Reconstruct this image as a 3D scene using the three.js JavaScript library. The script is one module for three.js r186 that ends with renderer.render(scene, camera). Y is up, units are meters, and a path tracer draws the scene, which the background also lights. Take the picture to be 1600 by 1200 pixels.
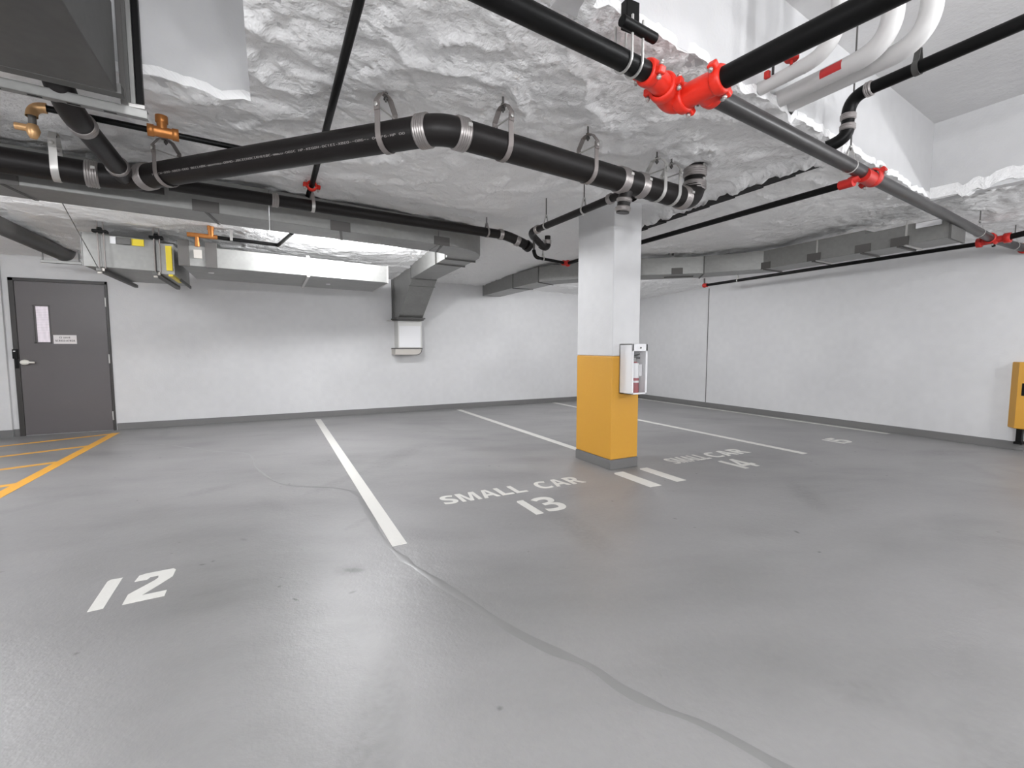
import * as THREE from 'three';
import { RoundedBoxGeometry } from 'three/addons/geometries/RoundedBoxGeometry.js';
import { mergeGeometries, toCreasedNormals } from 'three/addons/utils/BufferGeometryUtils.js';
import { FontLoader } from 'three/addons/loaders/FontLoader.js';

// ------------------------------------------------------------------ camera, exposure, lights
const scene = new THREE.Scene();
scene.background = new THREE.Color(0x000000);
const camera = new THREE.PerspectiveCamera(78.77, 4 / 3, 0.05, 60);
camera.position.set(0, 1.22, 0);
camera.rotation.order = 'YXZ';
camera.rotation.set(THREE.MathUtils.degToRad(-4.53), THREE.MathUtils.degToRad(-27.23), 0);
camera.updateMatrixWorld();
const renderer = new THREE.WebGLRenderer({ antialias: true });
renderer.toneMapping = THREE.LinearToneMapping;
renderer.toneMappingExposure = 1.55;
renderer.shadowMap.enabled = true;
renderer.shadowMap.type = THREE.PCFSoftShadowMap;
// strip lamps, none in view, all but the first placed for their light: [x, y, z, turn in degrees, candela of each of the two lamps in it, name, label]
const UNSEEN_LAMPS = [
  [0.85, 2.43, -5.78, -7, 5.2, 'white strip lamp on the ceiling behind the big grey duct, nearer the pillar'],
  [-2.6, 2.42, -5.3, -7, 3.2, 'unseen white strip lamp behind the big grey duct, lighting the ceiling nearer the door'],
  [-1.4, 2.1, 0.9, -7, 6.2, 'unseen white strip lamp behind the camera, left of the opening, lighting the room'],
  [0.55, 2.0, 2.3, -7, 7.0, 'unseen white strip lamp furthest behind the camera, lighting the room and ceiling'],
  [4.95, 2.40, -6.2, 52, 2.3, 'unseen white strip lamp hidden behind the pillar, lighting the far right corner'],
  [3.3, 2.95, 0.2, -7, 3.0, 'unseen white strip lamp hung in the right ceiling opening, lighting its walls'],
  [6.6, 2.25, 0.9, 90, 5.5, 'unseen white strip lamp out of view, lighting the right wall'],
  [-4.2, 2.25, -1.0, 90, 4.8, 'unseen white strip lamp left of the camera, lighting the door side'],
  [-0.34, 3.2, -1.5, 90, .55, 'unseen white strip lamp high in the left ceiling hatch, lighting its back wall'],
];

// ------------------------------------------------------------------ helpers
const R = Math.PI / 180;
const V = (x, y, z) => new THREE.Vector3(x, y, z);
let seed = 7;
const rnd = () => { seed = (seed * 1664525 + 1013904223) >>> 0; return seed / 4294967296; };
const used = {};
function numbered(n) { const k = used[n] || 0; used[n] = k + 1; return k ? n + '_' + String(k).padStart(3, '0') : n; }
function shade(m) { m.castShadow = true; m.receiveShadow = true; return m; }
function thing(name, label, category, group) {
  const o = new THREE.Group(); o.name = numbered(name); scene.add(o);
  o.userData = { label, category }; if (group) o.userData.group = group; return o;
}
function part(name, geos, mat, parent, label) {
  const g = Array.isArray(geos) ? (geos.length > 1 ? merge(geos) : geos[0]) : geos;
  const m = shade(new THREE.Mesh(g, mat)); m.name = name; if (label) m.userData.label = label; parent.add(m); return m;
}
function struct(name, geos, mat, parent) {
  const m = part(name, geos, mat, parent || scene); if (!parent) m.userData.kind = 'structure'; return m;
}
function merge(gs) {
  return mergeGeometries(gs.map(g => {
    const q = g.index ? g.toNonIndexed() : g;
    for (const k of Object.keys(q.attributes)) if (!['position', 'normal', 'uv'].includes(k)) q.deleteAttribute(k);
    if (!q.attributes.uv) q.setAttribute('uv', new THREE.BufferAttribute(new Float32Array(q.attributes.position.count * 2), 2));
    return q;
  }));
}
function box(x0, x1, y0, y1, z0, z1, r = 0) {
  const w = Math.abs(x1 - x0), h = Math.abs(y1 - y0), d = Math.abs(z1 - z0);
  const g = r ? new RoundedBoxGeometry(w, h, d, 2, Math.min(r, w / 2.1, h / 2.1, d / 2.1)) : new THREE.BoxGeometry(w, h, d);
  g.translate((x0 + x1) / 2, (y0 + y1) / 2, (z0 + z1) / 2); return g;
}
function worldUV(g) {            // uv in metres by the dominant axis of each face normal
  const q = g.index ? g.toNonIndexed() : g, p = q.attributes.position, n = q.attributes.normal, uv = new Float32Array(p.count * 2);
  for (let i = 0; i < p.count; i++) {
    const ax = Math.abs(n.getX(i)), ay = Math.abs(n.getY(i)), az = Math.abs(n.getZ(i));
    if (ay >= ax && ay >= az) { uv[2 * i] = p.getX(i); uv[2 * i + 1] = p.getZ(i); }
    else if (ax >= az) { uv[2 * i] = p.getZ(i); uv[2 * i + 1] = p.getY(i); }
    else { uv[2 * i] = p.getX(i); uv[2 * i + 1] = p.getY(i); }
  }
  q.setAttribute('uv', new THREE.BufferAttribute(uv, 2)); return q;
}
const UP = V(0, 1, 0);
function place(g, pos, dir) { // turns a geometry built along +y to run along dir at pos
  g.applyQuaternion(new THREE.Quaternion().setFromUnitVectors(UP, dir.clone().normalize()));
  g.translate(pos.x, pos.y, pos.z); return g;
}
function tube(A, B, r, seg = 28, r2 = r) {
  const d = B.clone().sub(A), L = d.length();
  return place(new THREE.CylinderGeometry(r2, r, L, seg), A.clone().add(B).multiplyScalar(0.5), d);
}
function elbow(A, K, B, r, n = 18, seg = 28) {
  return new THREE.TubeGeometry(new THREE.QuadraticBezierCurve3(A, K, B), n, r, seg, false);
}
const along = (A, d, s) => A.clone().addScaledVector(d, s);
function ring(C, d, prof, seg = 32) { // lathe of [radius, offset] pairs about axis d through C
  return place(new THREE.LatheGeometry(prof.map(([a, b]) => new THREE.Vector2(a, b)), seg), C, d);
}
function band(C, d, r, len, ribs = 4) { // shielded no-hub coupling: ribbed steel sleeve
  const p = [[r, -len / 2]]; const n = ribs * 2 + 1;
  for (let i = 0; i < n; i++) {
    const a = -len / 2 + len * i / n, b = -len / 2 + len * (i + 1) / n, rr = r + (i % 2 ? 0.009 : 0.004);
    p.push([rr, a + 0.0008], [rr, b - 0.0008]);
  }
  p.push([r, len / 2]); return ring(C, d, p);
}
function ribbon(path, w, th, O, U, W) { // flat bar: path of [u, v], u along U, v up, bar width w along W
  const n = path.length, pos = [], idx = [];
  for (let i = 0; i < n; i++) {
    const a = path[Math.max(0, i - 1)], b = path[Math.min(n - 1, i + 1)];
    let tx = b[0] - a[0], ty = b[1] - a[1]; const L = Math.hypot(tx, ty) || 1; tx /= L; ty /= L;
    for (const [s, q] of [[-1, -1], [1, -1], [1, 1], [-1, 1]]) {
      const u = path[i][0] - ty * s * th / 2, v = path[i][1] + tx * s * th / 2;
      pos.push(O.x + U.x * u + W.x * q * w / 2, O.y + v + W.y * q * w / 2, O.z + U.z * u + W.z * q * w / 2);
    }
  }
  for (let i = 0; i < n - 1; i++) for (let k = 0; k < 4; k++) {
    const a = i * 4 + k, b = i * 4 + (k + 1) % 4; idx.push(a, a + 4, b, b, a + 4, b + 4);
  }
  const e = (n - 1) * 4; idx.push(0, 1, 2, 0, 2, 3, e, e + 2, e + 1, e, e + 3, e + 2);
  const g = new THREE.BufferGeometry(); g.setAttribute('position', new THREE.Float32BufferAttribute(pos, 3)); g.setIndex(idx);
  return toCreasedNormals(g, 0.5);
}
function extrudeUp(pts, y0, y1, bevel = 0) { // plan outline [x, z] extruded from y0 to y1
  const s = new THREE.Shape(pts.map(([x, z]) => new THREE.Vector2(x, -z)));
  const g = new THREE.ExtrudeGeometry(s, { depth: y1 - y0 - 2 * bevel, bevelEnabled: bevel > 0, bevelSize: bevel, bevelThickness: bevel, bevelOffset: -bevel, bevelSegments: 1 });
  g.rotateX(-Math.PI / 2); g.translate(0, y0 + bevel, 0); return g;
}
// value noise
const PERM = new Uint8Array(65536); for (let i = 0; i < 65536; i++) PERM[i] = rnd() * 256;
const hsh = (i, j) => PERM[((i & 255) << 8) | (j & 255)] / 255;
function vn(x, y) {
  const i = Math.floor(x), j = Math.floor(y); let u = x - i, v = y - j; u = u * u * (3 - 2 * u); v = v * v * (3 - 2 * v);
  return (hsh(i, j) * (1 - u) + hsh(i + 1, j) * u) * (1 - v) + (hsh(i, j + 1) * (1 - u) + hsh(i + 1, j + 1) * u) * v;
}
const fbm = (x, y, o = 4) => { let s = 0, a = 0.5, t = 0; for (let k = 0; k < o; k++) { s += a * vn(x + k * 17.3, y + k * 9.1); t += a; a *= 0.5; x *= 2.03; y *= 2.03; } return s / t; };
function dataTex(n, m, fn, srgb, rep) {
  const d = new Uint8Array(n * m * 4);
  for (let j = 0; j < m; j++) for (let i = 0; i < n; i++) { const c = fn(i / n, j / m, i, j), k = (j * n + i) * 4; d[k] = c[0]; d[k + 1] = c[1]; d[k + 2] = c[2]; d[k + 3] = 255; }
  const t = new THREE.DataTexture(d, n, m); t.magFilter = THREE.LinearFilter; t.minFilter = THREE.LinearMipmapLinearFilter; t.generateMipmaps = true;
  t.wrapS = t.wrapT = THREE.RepeatWrapping; if (srgb) t.colorSpace = THREE.SRGBColorSpace; if (rep) t.repeat.set(rep[0], rep[1]); t.needsUpdate = true; return t;
}
// tileable noise for grain maps
function tvn(u, v, f) { const x = u * f, y = v * f, i = Math.floor(x), j = Math.floor(y); let a = x - i, b = y - j; a = a * a * (3 - 2 * a); b = b * b * (3 - 2 * b); const h = (p, q) => hsh(((p % f) + f) % f + f * 3, ((q % f) + f) % f); return (h(i, j) * (1 - a) + h(i + 1, j) * a) * (1 - b) + (h(i, j + 1) * (1 - a) + h(i + 1, j + 1) * a) * b; }
const grain = dataTex(256, 256, (u, v) => { const g = (tvn(u, v, 16) * .4 + tvn(u, v, 48) * .35 + tvn(u, v, 128) * .25) * 255; return [g, g, g]; }, false, [1.4, 1.4]);
const fibre = dataTex(512, 512, (u, v) => { const s = Math.abs(tvn(u, v, 12) - .5) * 2; const g = (s * .35 + tvn(u, v, 40) * .3 + tvn(u, v, 90) * .2 + tvn(u, v, 200) * .15) * 255; return [g, g, g]; }, false, [1, 1]);
const galvTex = dataTex(256, 256, (u, v) => { const g = 222 + 10 * (tvn(u, v, 24) - .5) + 14 * (tvn(u, v, 5) - .5); return [g, g, g * .99]; }, true, [1.6, 1.6]);

// ------------------------------------------------------------------ materials
const std = (c, rough, metal = 0, o = {}) => new THREE.MeshStandardMaterial({ color: c, roughness: rough, metalness: metal, ...o });
const dull = (c, r, sp) => new THREE.MeshPhysicalMaterial({ color: c, roughness: r, metalness: 0, specularIntensity: sp });
const L3 = (r, g, b) => new THREE.Color().setRGB(r, g, b);
const wallTex = dataTex(512, 512, (u, v) => { const k = 246 + 10 * (tvn(u, v, 5) - .5) + 5 * (tvn(u, v, 40) - .5); return [k, k, k * 1.002]; }, true, [.35, .35]);
const M = {
  wall: std(L3(.69, .69, .69), .62, 0, { map: wallTex, bumpMap: grain, bumpScale: .0012 }),
  fibre: std(L3(.90, .897, .893), 1, 0, { bumpMap: fibre, bumpScale: .014 }),
  slab: std(L3(.74, .735, .73), .9, 0, { map: wallTex, bumpMap: grain, bumpScale: .003 }),
  base: std(L3(.155, .153, .15), .5, 0, { bumpMap: grain, bumpScale: .001 }),
  paint: std(L3(.66, .65, .615), .55, 0, { bumpMap: grain, bumpScale: .0008 }),
  yellowPaint: std(L3(.74, .37, .045), .5),
  yellow: std(L3(.60, .305, .034), .45, 0, { bumpMap: grain, bumpScale: .0008 }),
  iron: dull(L3(.0095, .0078, .0075), .46, .55),
  ironFit: dull(L3(.011, .0092, .009), .42, .6),
  black: dull(L3(.004, .004, .004), .42, .35),
  steel: dull(L3(.030, .028, .028), .34, .8),
  red: std(L3(.78, .028, .012), .38),
  darkRed: std(L3(.50, .018, .012), .45),
  stainless: std(L3(.36, .335, .325), .36, .7),
  zinc: std(L3(.56, .55, .53), .42, .65),
  strap: std(L3(.24, .215, .205), .5, .3),
  galv: std(L3(.39, .39, .385), .46, .6, { map: galvTex }),
  galvDark: std(L3(.16, .158, .155), .55, .5, { map: galvTex }),
  plate: std(L3(.11, .105, .10), .6, .3),
  copper: std(L3(.52, .21, .06), .38, .7),
  brass: std(L3(.60, .36, .17), .4, .6),
  pvcWhite: std(L3(.62, .61, .60), .42),
  doorGrey: std(L3(.105, .096, .097), .42, 0, { bumpMap: grain, bumpScale: .0006 }),
  doorFrame: std(L3(.035, .032, .03), .45),
  white: std(L3(.78, .78, .79), .4),
  offWhite: std(L3(.66, .655, .63), .5),
  beige: std(L3(.52, .49, .45), .5),
  rubber: std(L3(.012, .011, .011), .8),
  greyPipe: std(L3(.075, .073, .07), .5),
  yellowPlastic: std(L3(.72, .56, .02), .5),
  dark: std(L3(.03, .028, .028), .6),
  glass: new THREE.MeshPhysicalMaterial({ color: 0xffffff, roughness: .03, transmission: 1, thickness: 0, ior: 1.45 }),
  glow: new THREE.MeshStandardMaterial({ color: 0xffffff, emissive: 0xffffff, emissiveIntensity: 1.2, roughness: .6 }),
};

// ------------------------------------------------------------------ geometry of the place
const XW = 7.83, ZW = -8.72, XL = -6, ZN = 3.6, TOP = 3.28;
const D = V(Math.sin(83 * R), 0, -Math.cos(83 * R));      // most services run along this, seven degrees off the wall
const N = V(D.z, 0, -D.x).negate();                        // square to it, towards the viewer
const DZ = V(0, 0, 1);
const zR = x => -1.745 - .1203 * (x - 1.65);               // far edge of the right ceiling opening
const RX0 = 1.25, RX1 = 5.53, RZ1 = .9, LX0 = -2.7, LX1 = -.05, LZ0 = -3.15, LZ1 = -.9;
const zL = x => LZ0 - .02 * vn(x * 6, 3);
const yc = (x, z) => 2.66 + .034 * (z + 2.5) - .022 * Math.max(0, x - 3.3);
const ss = (a, b, x) => { const t = Math.min(1, Math.max(0, (x - a) / (b - a))); return t * t * (3 - 2 * t); };
function ceilY(x, z) {
  let y = yc(x, z), rough = 1 - .5 * ss(4.2, 5.2, -z);
  const nearR = x > RX0 - .4 && x < RX1 + .5 && z < .9 ? 1 - ss(0, .4, Math.max(zR(Math.min(x, RX1)) - z, x - RX1, 0)) : 0;
  const nearL = x > LX0 && x < LX1 + .25 && z > LZ0 - .45 && z < LZ1 ? 1 - ss(0, .4, Math.max(LZ0 - z, (x - LX1) * 1.6, 0)) : 0;
  y -= .03 * nearR + .012 * nearL;
  rough += .6 * Math.max(nearR, nearL);
  if (x > 3.84 && z < -2 && z > -4.5) rough *= .5 * ss(3.86, 4.05, x);
  const b = Math.exp(-Math.pow((x - 3.675) / .06, 2)) * (z < -2 && z > -4.35 ? 1 : 0);
  y -= b * .06 * (.35 + 1.1 * vn(z * 16, x * 30) + .5 * vn(z * 40, x * 60));
  const cr = Math.abs(fbm(x * 2.6 + 5, z * 2.6, 3) - .5) * 2;
  y += rough * 1.25 * (.034 * (fbm(x * 1.6, z * 1.6, 3) - .5) + .022 * (Math.min(cr, .22) / .22 - .8) + .026 * (fbm(x * 9, z * 9, 3) - .5) + .008 * (vn(x * 30, z * 30) - .5));
  return y;
}
function ceilPatch(x0, x1, zf, zn, cell, skN, skX) { // skN / skX: fibre lip turned up along the near edge / the left (-1) or right (1) edge
  const nx = Math.max(2, Math.round((x1 - x0) / cell)), nz = Math.max(2, Math.round(Math.abs(zn(x0) - zf(x0)) / cell));
  const pos = [], uv = [], idx = [];
  for (let j = 0; j <= nz; j++) for (let i = 0; i <= nx; i++) {
    const x = x0 + (x1 - x0) * i / nx, z = zf(x) + (zn(x) - zf(x)) * j / nz;
    pos.push(x, ceilY(x, z), z); uv.push(x, z);
  }
  for (let j = 0; j < nz; j++) for (let i = 0; i < nx; i++) { const a = j * (nx + 1) + i, b = a + nx + 1; idx.push(a, a + 1, b, b, a + 1, b + 1); }
  const lip = (list, up) => { let prev = -1; for (const a of list) { const k = pos.length / 3 + 1; pos.push(pos[a * 3], pos[a * 3 + 1], pos[a * 3 + 2], pos[a * 3], pos[a * 3 + 1] + up, pos[a * 3 + 2]); uv.push(uv[a * 2], uv[a * 2 + 1], uv[a * 2] + up, uv[a * 2 + 1]); if (prev >= 0) idx.push(prev - 1, k - 1, prev, prev, k - 1, k); prev = k; } };
  if (skN) lip(Array.from({ length: nx + 1 }, (_, i) => nz * (nx + 1) + i), .05);
  if (skX) lip(Array.from({ length: nz + 1 }, (_, j) => j * (nx + 1) + (skX > 0 ? nx : 0)), .10);
  const g = new THREE.BufferGeometry(); g.setAttribute('position', new THREE.Float32BufferAttribute(pos, 3));
  g.setAttribute('uv', new THREE.Float32BufferAttribute(uv, 2)); g.setIndex(idx); g.computeVertexNormals();
  const nr = g.attributes.normal, h = .014, v = V(0, 0, 0); // surface slopes, so that neighbouring patches shade alike
  for (let i = 0; i < (nx + 1) * (nz + 1); i++) { const x = pos[i * 3], z = pos[i * 3 + 2]; v.set(ceilY(x + h, z) - ceilY(x - h, z), -2 * h, ceilY(x, z + h) - ceilY(x, z - h)).normalize(); nr.setXYZ(i, v.x, v.y, v.z); }
  return g;
}
// ceiling: sprayed fibre between and around the two openings
{
  const F = () => ZW, E = () => ZN;
  const edgeR = x => zR(x) + .025 * (vn(x * 22, 1) - .3);
  const gs = [
    ceilPatch(XL, LX0, F, E, .09), ceilPatch(LX0, LX1, F, zL, .035, 1), ceilPatch(LX0, LX1, () => LZ1, E, .1),
    ceilPatch(LX1, RX0, F, () => -.9, .03, 0, -1), ceilPatch(LX1, RX0, () => -.9, E, .1),
    ceilPatch(RX0, RX1, F, edgeR, .03, 1), ceilPatch(RX0, RX1, () => RZ1, E, .1),
    ceilPatch(RX1, XW, F, () => -1, .035, 0, -1), ceilPatch(RX1, XW, () => -1, E, .1),
  ];
  struct('ceiling', gs, M.fibre);
}
struct('ceiling_slab', worldUV(box(XL - .2, XW + .2, TOP, TOP + .2, ZW - .2, ZN + .2)), M.slab);
// openings: upstand walls
{
  const segs = []; for (let k = 0; k < 8; k++) { const a = RX0 - .15 + (RX1 - RX0 + .27) * k / 8, b = a + (RX1 - RX0 + .27) / 8, yb = yc((a + b) / 2, zR(a)) - .004; segs.push(worldUV(extrudeUp([[a, zR(a) - .004], [b, zR(b) - .004], [b, zR(b) - .14], [a, zR(a) - .14]], yb, TOP))); }
  struct('wall_opening_back', segs, M.wall);
  struct('wall_opening_right', worldUV(box(RX1 + .012, RX1 + .14, 2.585, TOP, zR(RX1) - .02, RZ1)), M.wall);
  struct('wall_opening_left', worldUV(box(RX0 - .14, RX0, 2.66, TOP, -1.8, RZ1)), M.wall);
  struct('wall_opening_front', worldUV(box(RX0 - .14, RX1 + .14, 2.66, TOP, RZ1, RZ1 + .14)), M.wall);
  struct('wall_hatch_back', worldUV(box(LX0 - .14, LX1 + .14, 2.645, TOP, LZ0 - .16, LZ0 - .02)), M.wall);
  struct('wall_hatch_right', worldUV(box(LX1, LX1 + .14, 2.66, TOP, LZ0 - .02, LZ1)), M.wall);
  struct('wall_hatch_left', worldUV(box(LX0 - .14, LX0, 2.66, TOP, LZ0 - .02, LZ1)), M.wall);
  struct('wall_hatch_front', worldUV(box(LX0 - .14, LX1 + .14, 2.66, TOP, LZ1, LZ1 + .14)), M.wall);
}
// dark strip hung along the joint in the ceiling right of the pillar
struct('trim_1', [0, 1, 2, 3, 4, 5, 6, 7].map(i => { const z0 = -4.4 + i * .28, z1 = z0 + .28, ym = yc(3.8, (z0 + z1) / 2); return box(3.70, 3.855, ym - .04, ym + .06, z0, z1); }), M.rubber);
// walls
const H = TOP;
struct('wall_back', worldUV(box(XL - .2, XW + .2, 0, H, ZW - .2, ZW)), M.wall);
struct('wall_return', worldUV(box(XL, -3.15, 0, 2.75, ZW, ZW + .05, .004)), M.wall);
struct('wall_right', worldUV(box(XW, XW + .2, 0, H, ZW, ZN)), M.wall);
struct('wall_left', worldUV(box(XL - .2, XL, 0, H, ZW, ZN)), M.wall);
struct('wall_front', worldUV(box(XL - .2, XW + .2, 0, H, ZN, ZN + .2)), M.wall);
struct('baseboard_back', worldUV(box(-2.045, XW, 0, .1, ZW, ZW + .012, .003)), M.base);
struct('baseboard_right', worldUV(box(XW - .012, XW, 0, .1, ZW, ZN, .003)), M.base);
struct('baseboard_left', [worldUV(box(-3.15, -3.09, 0, .1, ZW, ZW + .012)), worldUV(box(XL, -3.138, 0, .1, ZW + .05, ZW + .062))], M.base);
struct('trim_2', box(XW - .007, XW, .1, 2.385, -6.615, -6.603), M.plate);

// floor: grey traffic coating with wipe marks and specks
{
  const X0 = -6, Z0 = -9, S = 14;
  const spots = []; const sd = (x, z, r, d, st = 1, a = 0) => spots.push([x, z, r, d, st, a]);
  sd(.34, -2.62, .08, 14, 1.3, .3); sd(.36, -2.6, .03, 30, 2.2, .5); sd(-.33, -1.42, .09, 14, 1.4, .5); sd(.06, -2.42, .006, 70, 4, 1);
  sd(-.2, -3.35, .02, 16, 2, 1.1); sd(-.39, -3.06, .01, 40, 2, .2); sd(.65, -3.3, .02, 18, 2.5, .2);
  for (let i = 0; i < 240; i++) sd(-5 + rnd() * 12, -8.4 + rnd() * 9, .006 + rnd() * .007, 14 + rnd() * 40, 1 + rnd() * 1.2, rnd() * 3);
  for (let i = 0; i < 70; i++) sd(-5 + rnd() * 12, -8.4 + rnd() * 9, .05 + rnd() * .13, 3 + rnd() * 6, 2 + rnd() * 4, rnd() * 3);
  const n = 2048, buf = new Float32Array(n * n);
  for (let j = 0; j < n; j++) for (let i = 0; i < n; i++) {
    const x = X0 + S * i / n, z = Z0 + S * j / n;
    const wx = x + .5 * vn(x * .7, z * .7), wz = z + .5 * vn(x * .7 + 9, z * .7);
    buf[j * n + i] = 16 * (fbm(wx * .8, wz * .8, 4) - .5) + 22 * Math.pow(fbm(wx * 1.1 + wz * .8, wz * 3.1 - wx * 1.2, 4), 2) * -1 + 6 + 3 * (vn(x * 60, z * 60) - .5);
  }
  for (const [x, z, r, d, st, a] of spots) {
    const ca = Math.cos(a), sa = Math.sin(a), R0 = Math.ceil(r * st / S * n) + 1, ci = (x - X0) / S * n, cj = (z - Z0) / S * n;
    for (let j = Math.floor(cj - R0); j <= cj + R0; j++) for (let i = Math.floor(ci - R0); i <= ci + R0; i++) {
      if (i < 0 || j < 0 || i >= n || j >= n) continue;
      const dx = (i - ci) * S / n, dz = (j - cj) * S / n, u = (dx * ca + dz * sa) / st, v = -dx * sa + dz * ca, q = (u * u + v * v) / (r * r);
      if (q < 1) buf[j * n + i] -= d * (1 - q) * (r > .03 ? (.5 + vn(i * .35, j * .35)) : 1);
    }
  }
  const ft = dataTex(n, n, (u, v, i, j) => { const k = Math.max(0, Math.min(255, 135 + buf[j * n + i])); return [k, k * .992, k * .988]; }, true);
  const fr = dataTex(512, 512, (u, v) => { const x = u * S, z = v * S, k = 255 * (.43 + .14 * (fbm(x * 1.2, z * 1.2, 4) - .5)); return [k, k, k]; }, false);
  const fb = grain.clone(); fb.repeat.set(S * 2.2, S * 2.2); fb.needsUpdate = true;
  const g = new THREE.BoxGeometry(S, .2, S); g.translate(X0 + S / 2, -.1, Z0 + S / 2);
  const p = g.attributes.position, uv = g.attributes.uv;
  for (let i = 0; i < p.count; i++) uv.setXY(i, (p.getX(i) - X0) / S, (p.getZ(i) - Z0) / S);
  const fm = new THREE.MeshStandardMaterial({ map: ft, roughnessMap: fr, roughness: 1, bumpMap: fb, bumpScale: .0009 });
  const floor = struct('floor', g, fm);
  const pts = [[-1.95, -7.49], [-1.27, -7.15], [-.66, -6.43], [-.29, -6.09], [-.16, -5.26], [.07, -4.55], [.437, -4.256], [.572, -4.08], [.599, -3.5], [.6, -2.86], [.656, -2.54], [.74, -2.23], [.813, -1.98], [.883, -1.72], [.962, -1.53], [1.043, -1.38], [1.073, -1.23], [1.13, -1.1], [1.205, -.98], [1.3, -.7]];
  const cur = new THREE.CatmullRomCurve3(pts.map(([x, z]) => V(x, 0, z)));
  const pos = [], idx = []; const K = 300;
  for (let i = 0; i <= K; i++) {
    const c = cur.getPointAt(i / K), t = cur.getTangentAt(i / K), w = (.006 + .018 * vn(i * .21, 2)) * (i / K < .5 ? .7 : 1 + 1.1 * (i / K - .5)), nx = -t.z, nz = t.x;
    pos.push(c.x - nx * w, .0006, c.z - nz * w, c.x, .0022, c.z, c.x + nx * w, .0006, c.z + nz * w);
  }
  for (let i = 0; i < K; i++) for (const s of [0, 1]) { const a = i * 3 + s; idx.push(a, a + 1, a + 3, a + 1, a + 4, a + 3); }
  const cg = new THREE.BufferGeometry(); cg.setAttribute('position', new THREE.Float32BufferAttribute(pos, 3)); cg.setIndex(idx); cg.computeVertexNormals();
  part('crack_seal', cg, std(L3(.205, .203, .2), .30, 0, { side: THREE.DoubleSide }), floor, 'wandering sealed crack in the floor coating');
}

// ------------------------------------------------------------------ floor markings
const flat = (pts, y = .0018) => { const g = extrudeUp(pts, 0, y); return g; };
function line(name, label, pts, mat, group) {
  const g = flat(pts); worldUV(g); const m = shade(new THREE.Mesh(g, mat)); m.name = numbered(name); m.userData = { label, category: 'floor marking' };
  if (group) m.userData.group = group; scene.add(m);
}
const LG = 'white stall lines';
line('stall_line', 'white stall line between stall 12 and stall 13, nearest the door', [[.62, -8.49], [.712, -8.46], [.712, -2.813], [.62, -2.806]], M.paint, LG);
line('stall_line', 'white stall line running from the back wall towards the pillar base', [[3.17, -8.54], [3.265, -8.53], [3.265, -4.23], [3.17, -4.23]], M.paint, LG);
line('stall_line', 'white stall line passing right of the pillar, beyond stall 14', [[5.45, -8.67], [5.54, -8.66], [5.45, -3.16], [5.36, -3.16]], M.paint, LG);
line('stall_line', 'thin white stall line along the base of the right wall', [[7.66, -8.6], [7.735, -8.6], [7.735, -3.36], [7.66, -3.37]], M.paint, LG);
const font = await new FontLoader().loadAsync('fonts/droid/droid_sans_bold.typeface.json');
function glyph(ch, x0, x1, z0, z1) { // painted letter filling the floor box x0..x1, z0 (baseline, near) .. z1 (top, far)
  const sh = font.generateShapes(ch, 1);
  const g = new THREE.ExtrudeGeometry(sh, { depth: .0018, bevelEnabled: false, curveSegments: 6 });
  g.computeBoundingBox(); const b = g.boundingBox;
  g.translate(-b.min.x, -b.min.y, 0); g.scale((x1 - x0) / (b.max.x - b.min.x), (z0 - z1) / (b.max.y - b.min.y), 1);
  g.rotateX(-Math.PI / 2); g.translate(x0, 0, z0); return g;
}
function word(name, label, runs) {
  const t = thing(name, label, 'floor marking');
  for (const [ch, x0, x1, z0, z1] of runs) {
    const g = ch === '1' ? flat([[x0, z0], [x1, z0], [x1, z1], [x0 + (x1 - x0) * .18, z1], [x0, z1 + .03]]) : ch === '2' ? null : glyph(ch, x0, x1, z0, z1);
    part(/[0-9]/.test(ch) ? 'digit' : 'letter', g, M.paint, t);
  }
  return t;
}
{
  const t = thing('stall_number', 'white painted number 12 on the floor at the lower left', 'floor marking');
  part('digit', flat([[-.797, -2.735], [-.74, -2.738], [-.740, -3.069], [-.79, -3.069], [-.800, -3.05]]), M.paint, t);
  part('digit', flat([[-.67, -2.738], [-.508, -2.745], [-.508, -2.808], [-.607, -2.803], [-.508, -2.966], [-.506, -3.052], [-.521, -3.074], [-.64, -3.068], [-.668, -3.055], [-.674, -2.985], [-.621, -2.985], [-.612, -3.011], [-.578, -3.013], [-.573, -2.985], [-.584, -2.958], [-.67, -2.841]]), M.paint, t);
}
const small = (x0, w1, x1, w2, za, zb) => {
  const o = []; const lay = (s, a, b) => { const w = { S: .9, M: 1.25, A: 1.05, L: .82, C: .95, R: 1 }; const tot = [...s].reduce((q, c) => q + w[c], 0) + .16 * (s.length - 1); let x = a; for (const c of s) { const k = (b - a) / tot; o.push([c, x, x + w[c] * k, za, zb]); x += (w[c] + .16) * k; } };
  lay('SMALL', x0, w1); lay('CAR', x1, w2); return o;
};
word('stall_marking', 'white painted words SMALL CAR above a 13, left of the pillar', [...small(1.165, 1.90, 2.03, 2.50, -3.385, -3.59), ['1', 1.68, 1.745, -2.878, -3.205], ['3', 1.80, 1.985, -2.88, -3.205]]);
word('stall_marking', 'white painted words SMALL CAR above a 14, right of the pillar', [...small(3.74, 4.27, 4.33, 4.92, -3.49, -3.71), ['1', 4.20, 4.26, -3.035, -3.37], ['4', 4.275, 4.47, -3.045, -3.37]]);
word('stall_number', 'white painted number 11 of two bars in front of the pillar', [['1', 2.90, 3.03, -3.0, -3.51], ['1', 3.235, 3.35, -3.015, -3.52]]);
word('stall_number', 'small white painted number 15 near the right wall', [['1', 6.41, 6.455, -3.27, -3.55], ['5', 6.49, 6.67, -3.275, -3.56]]);
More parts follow.
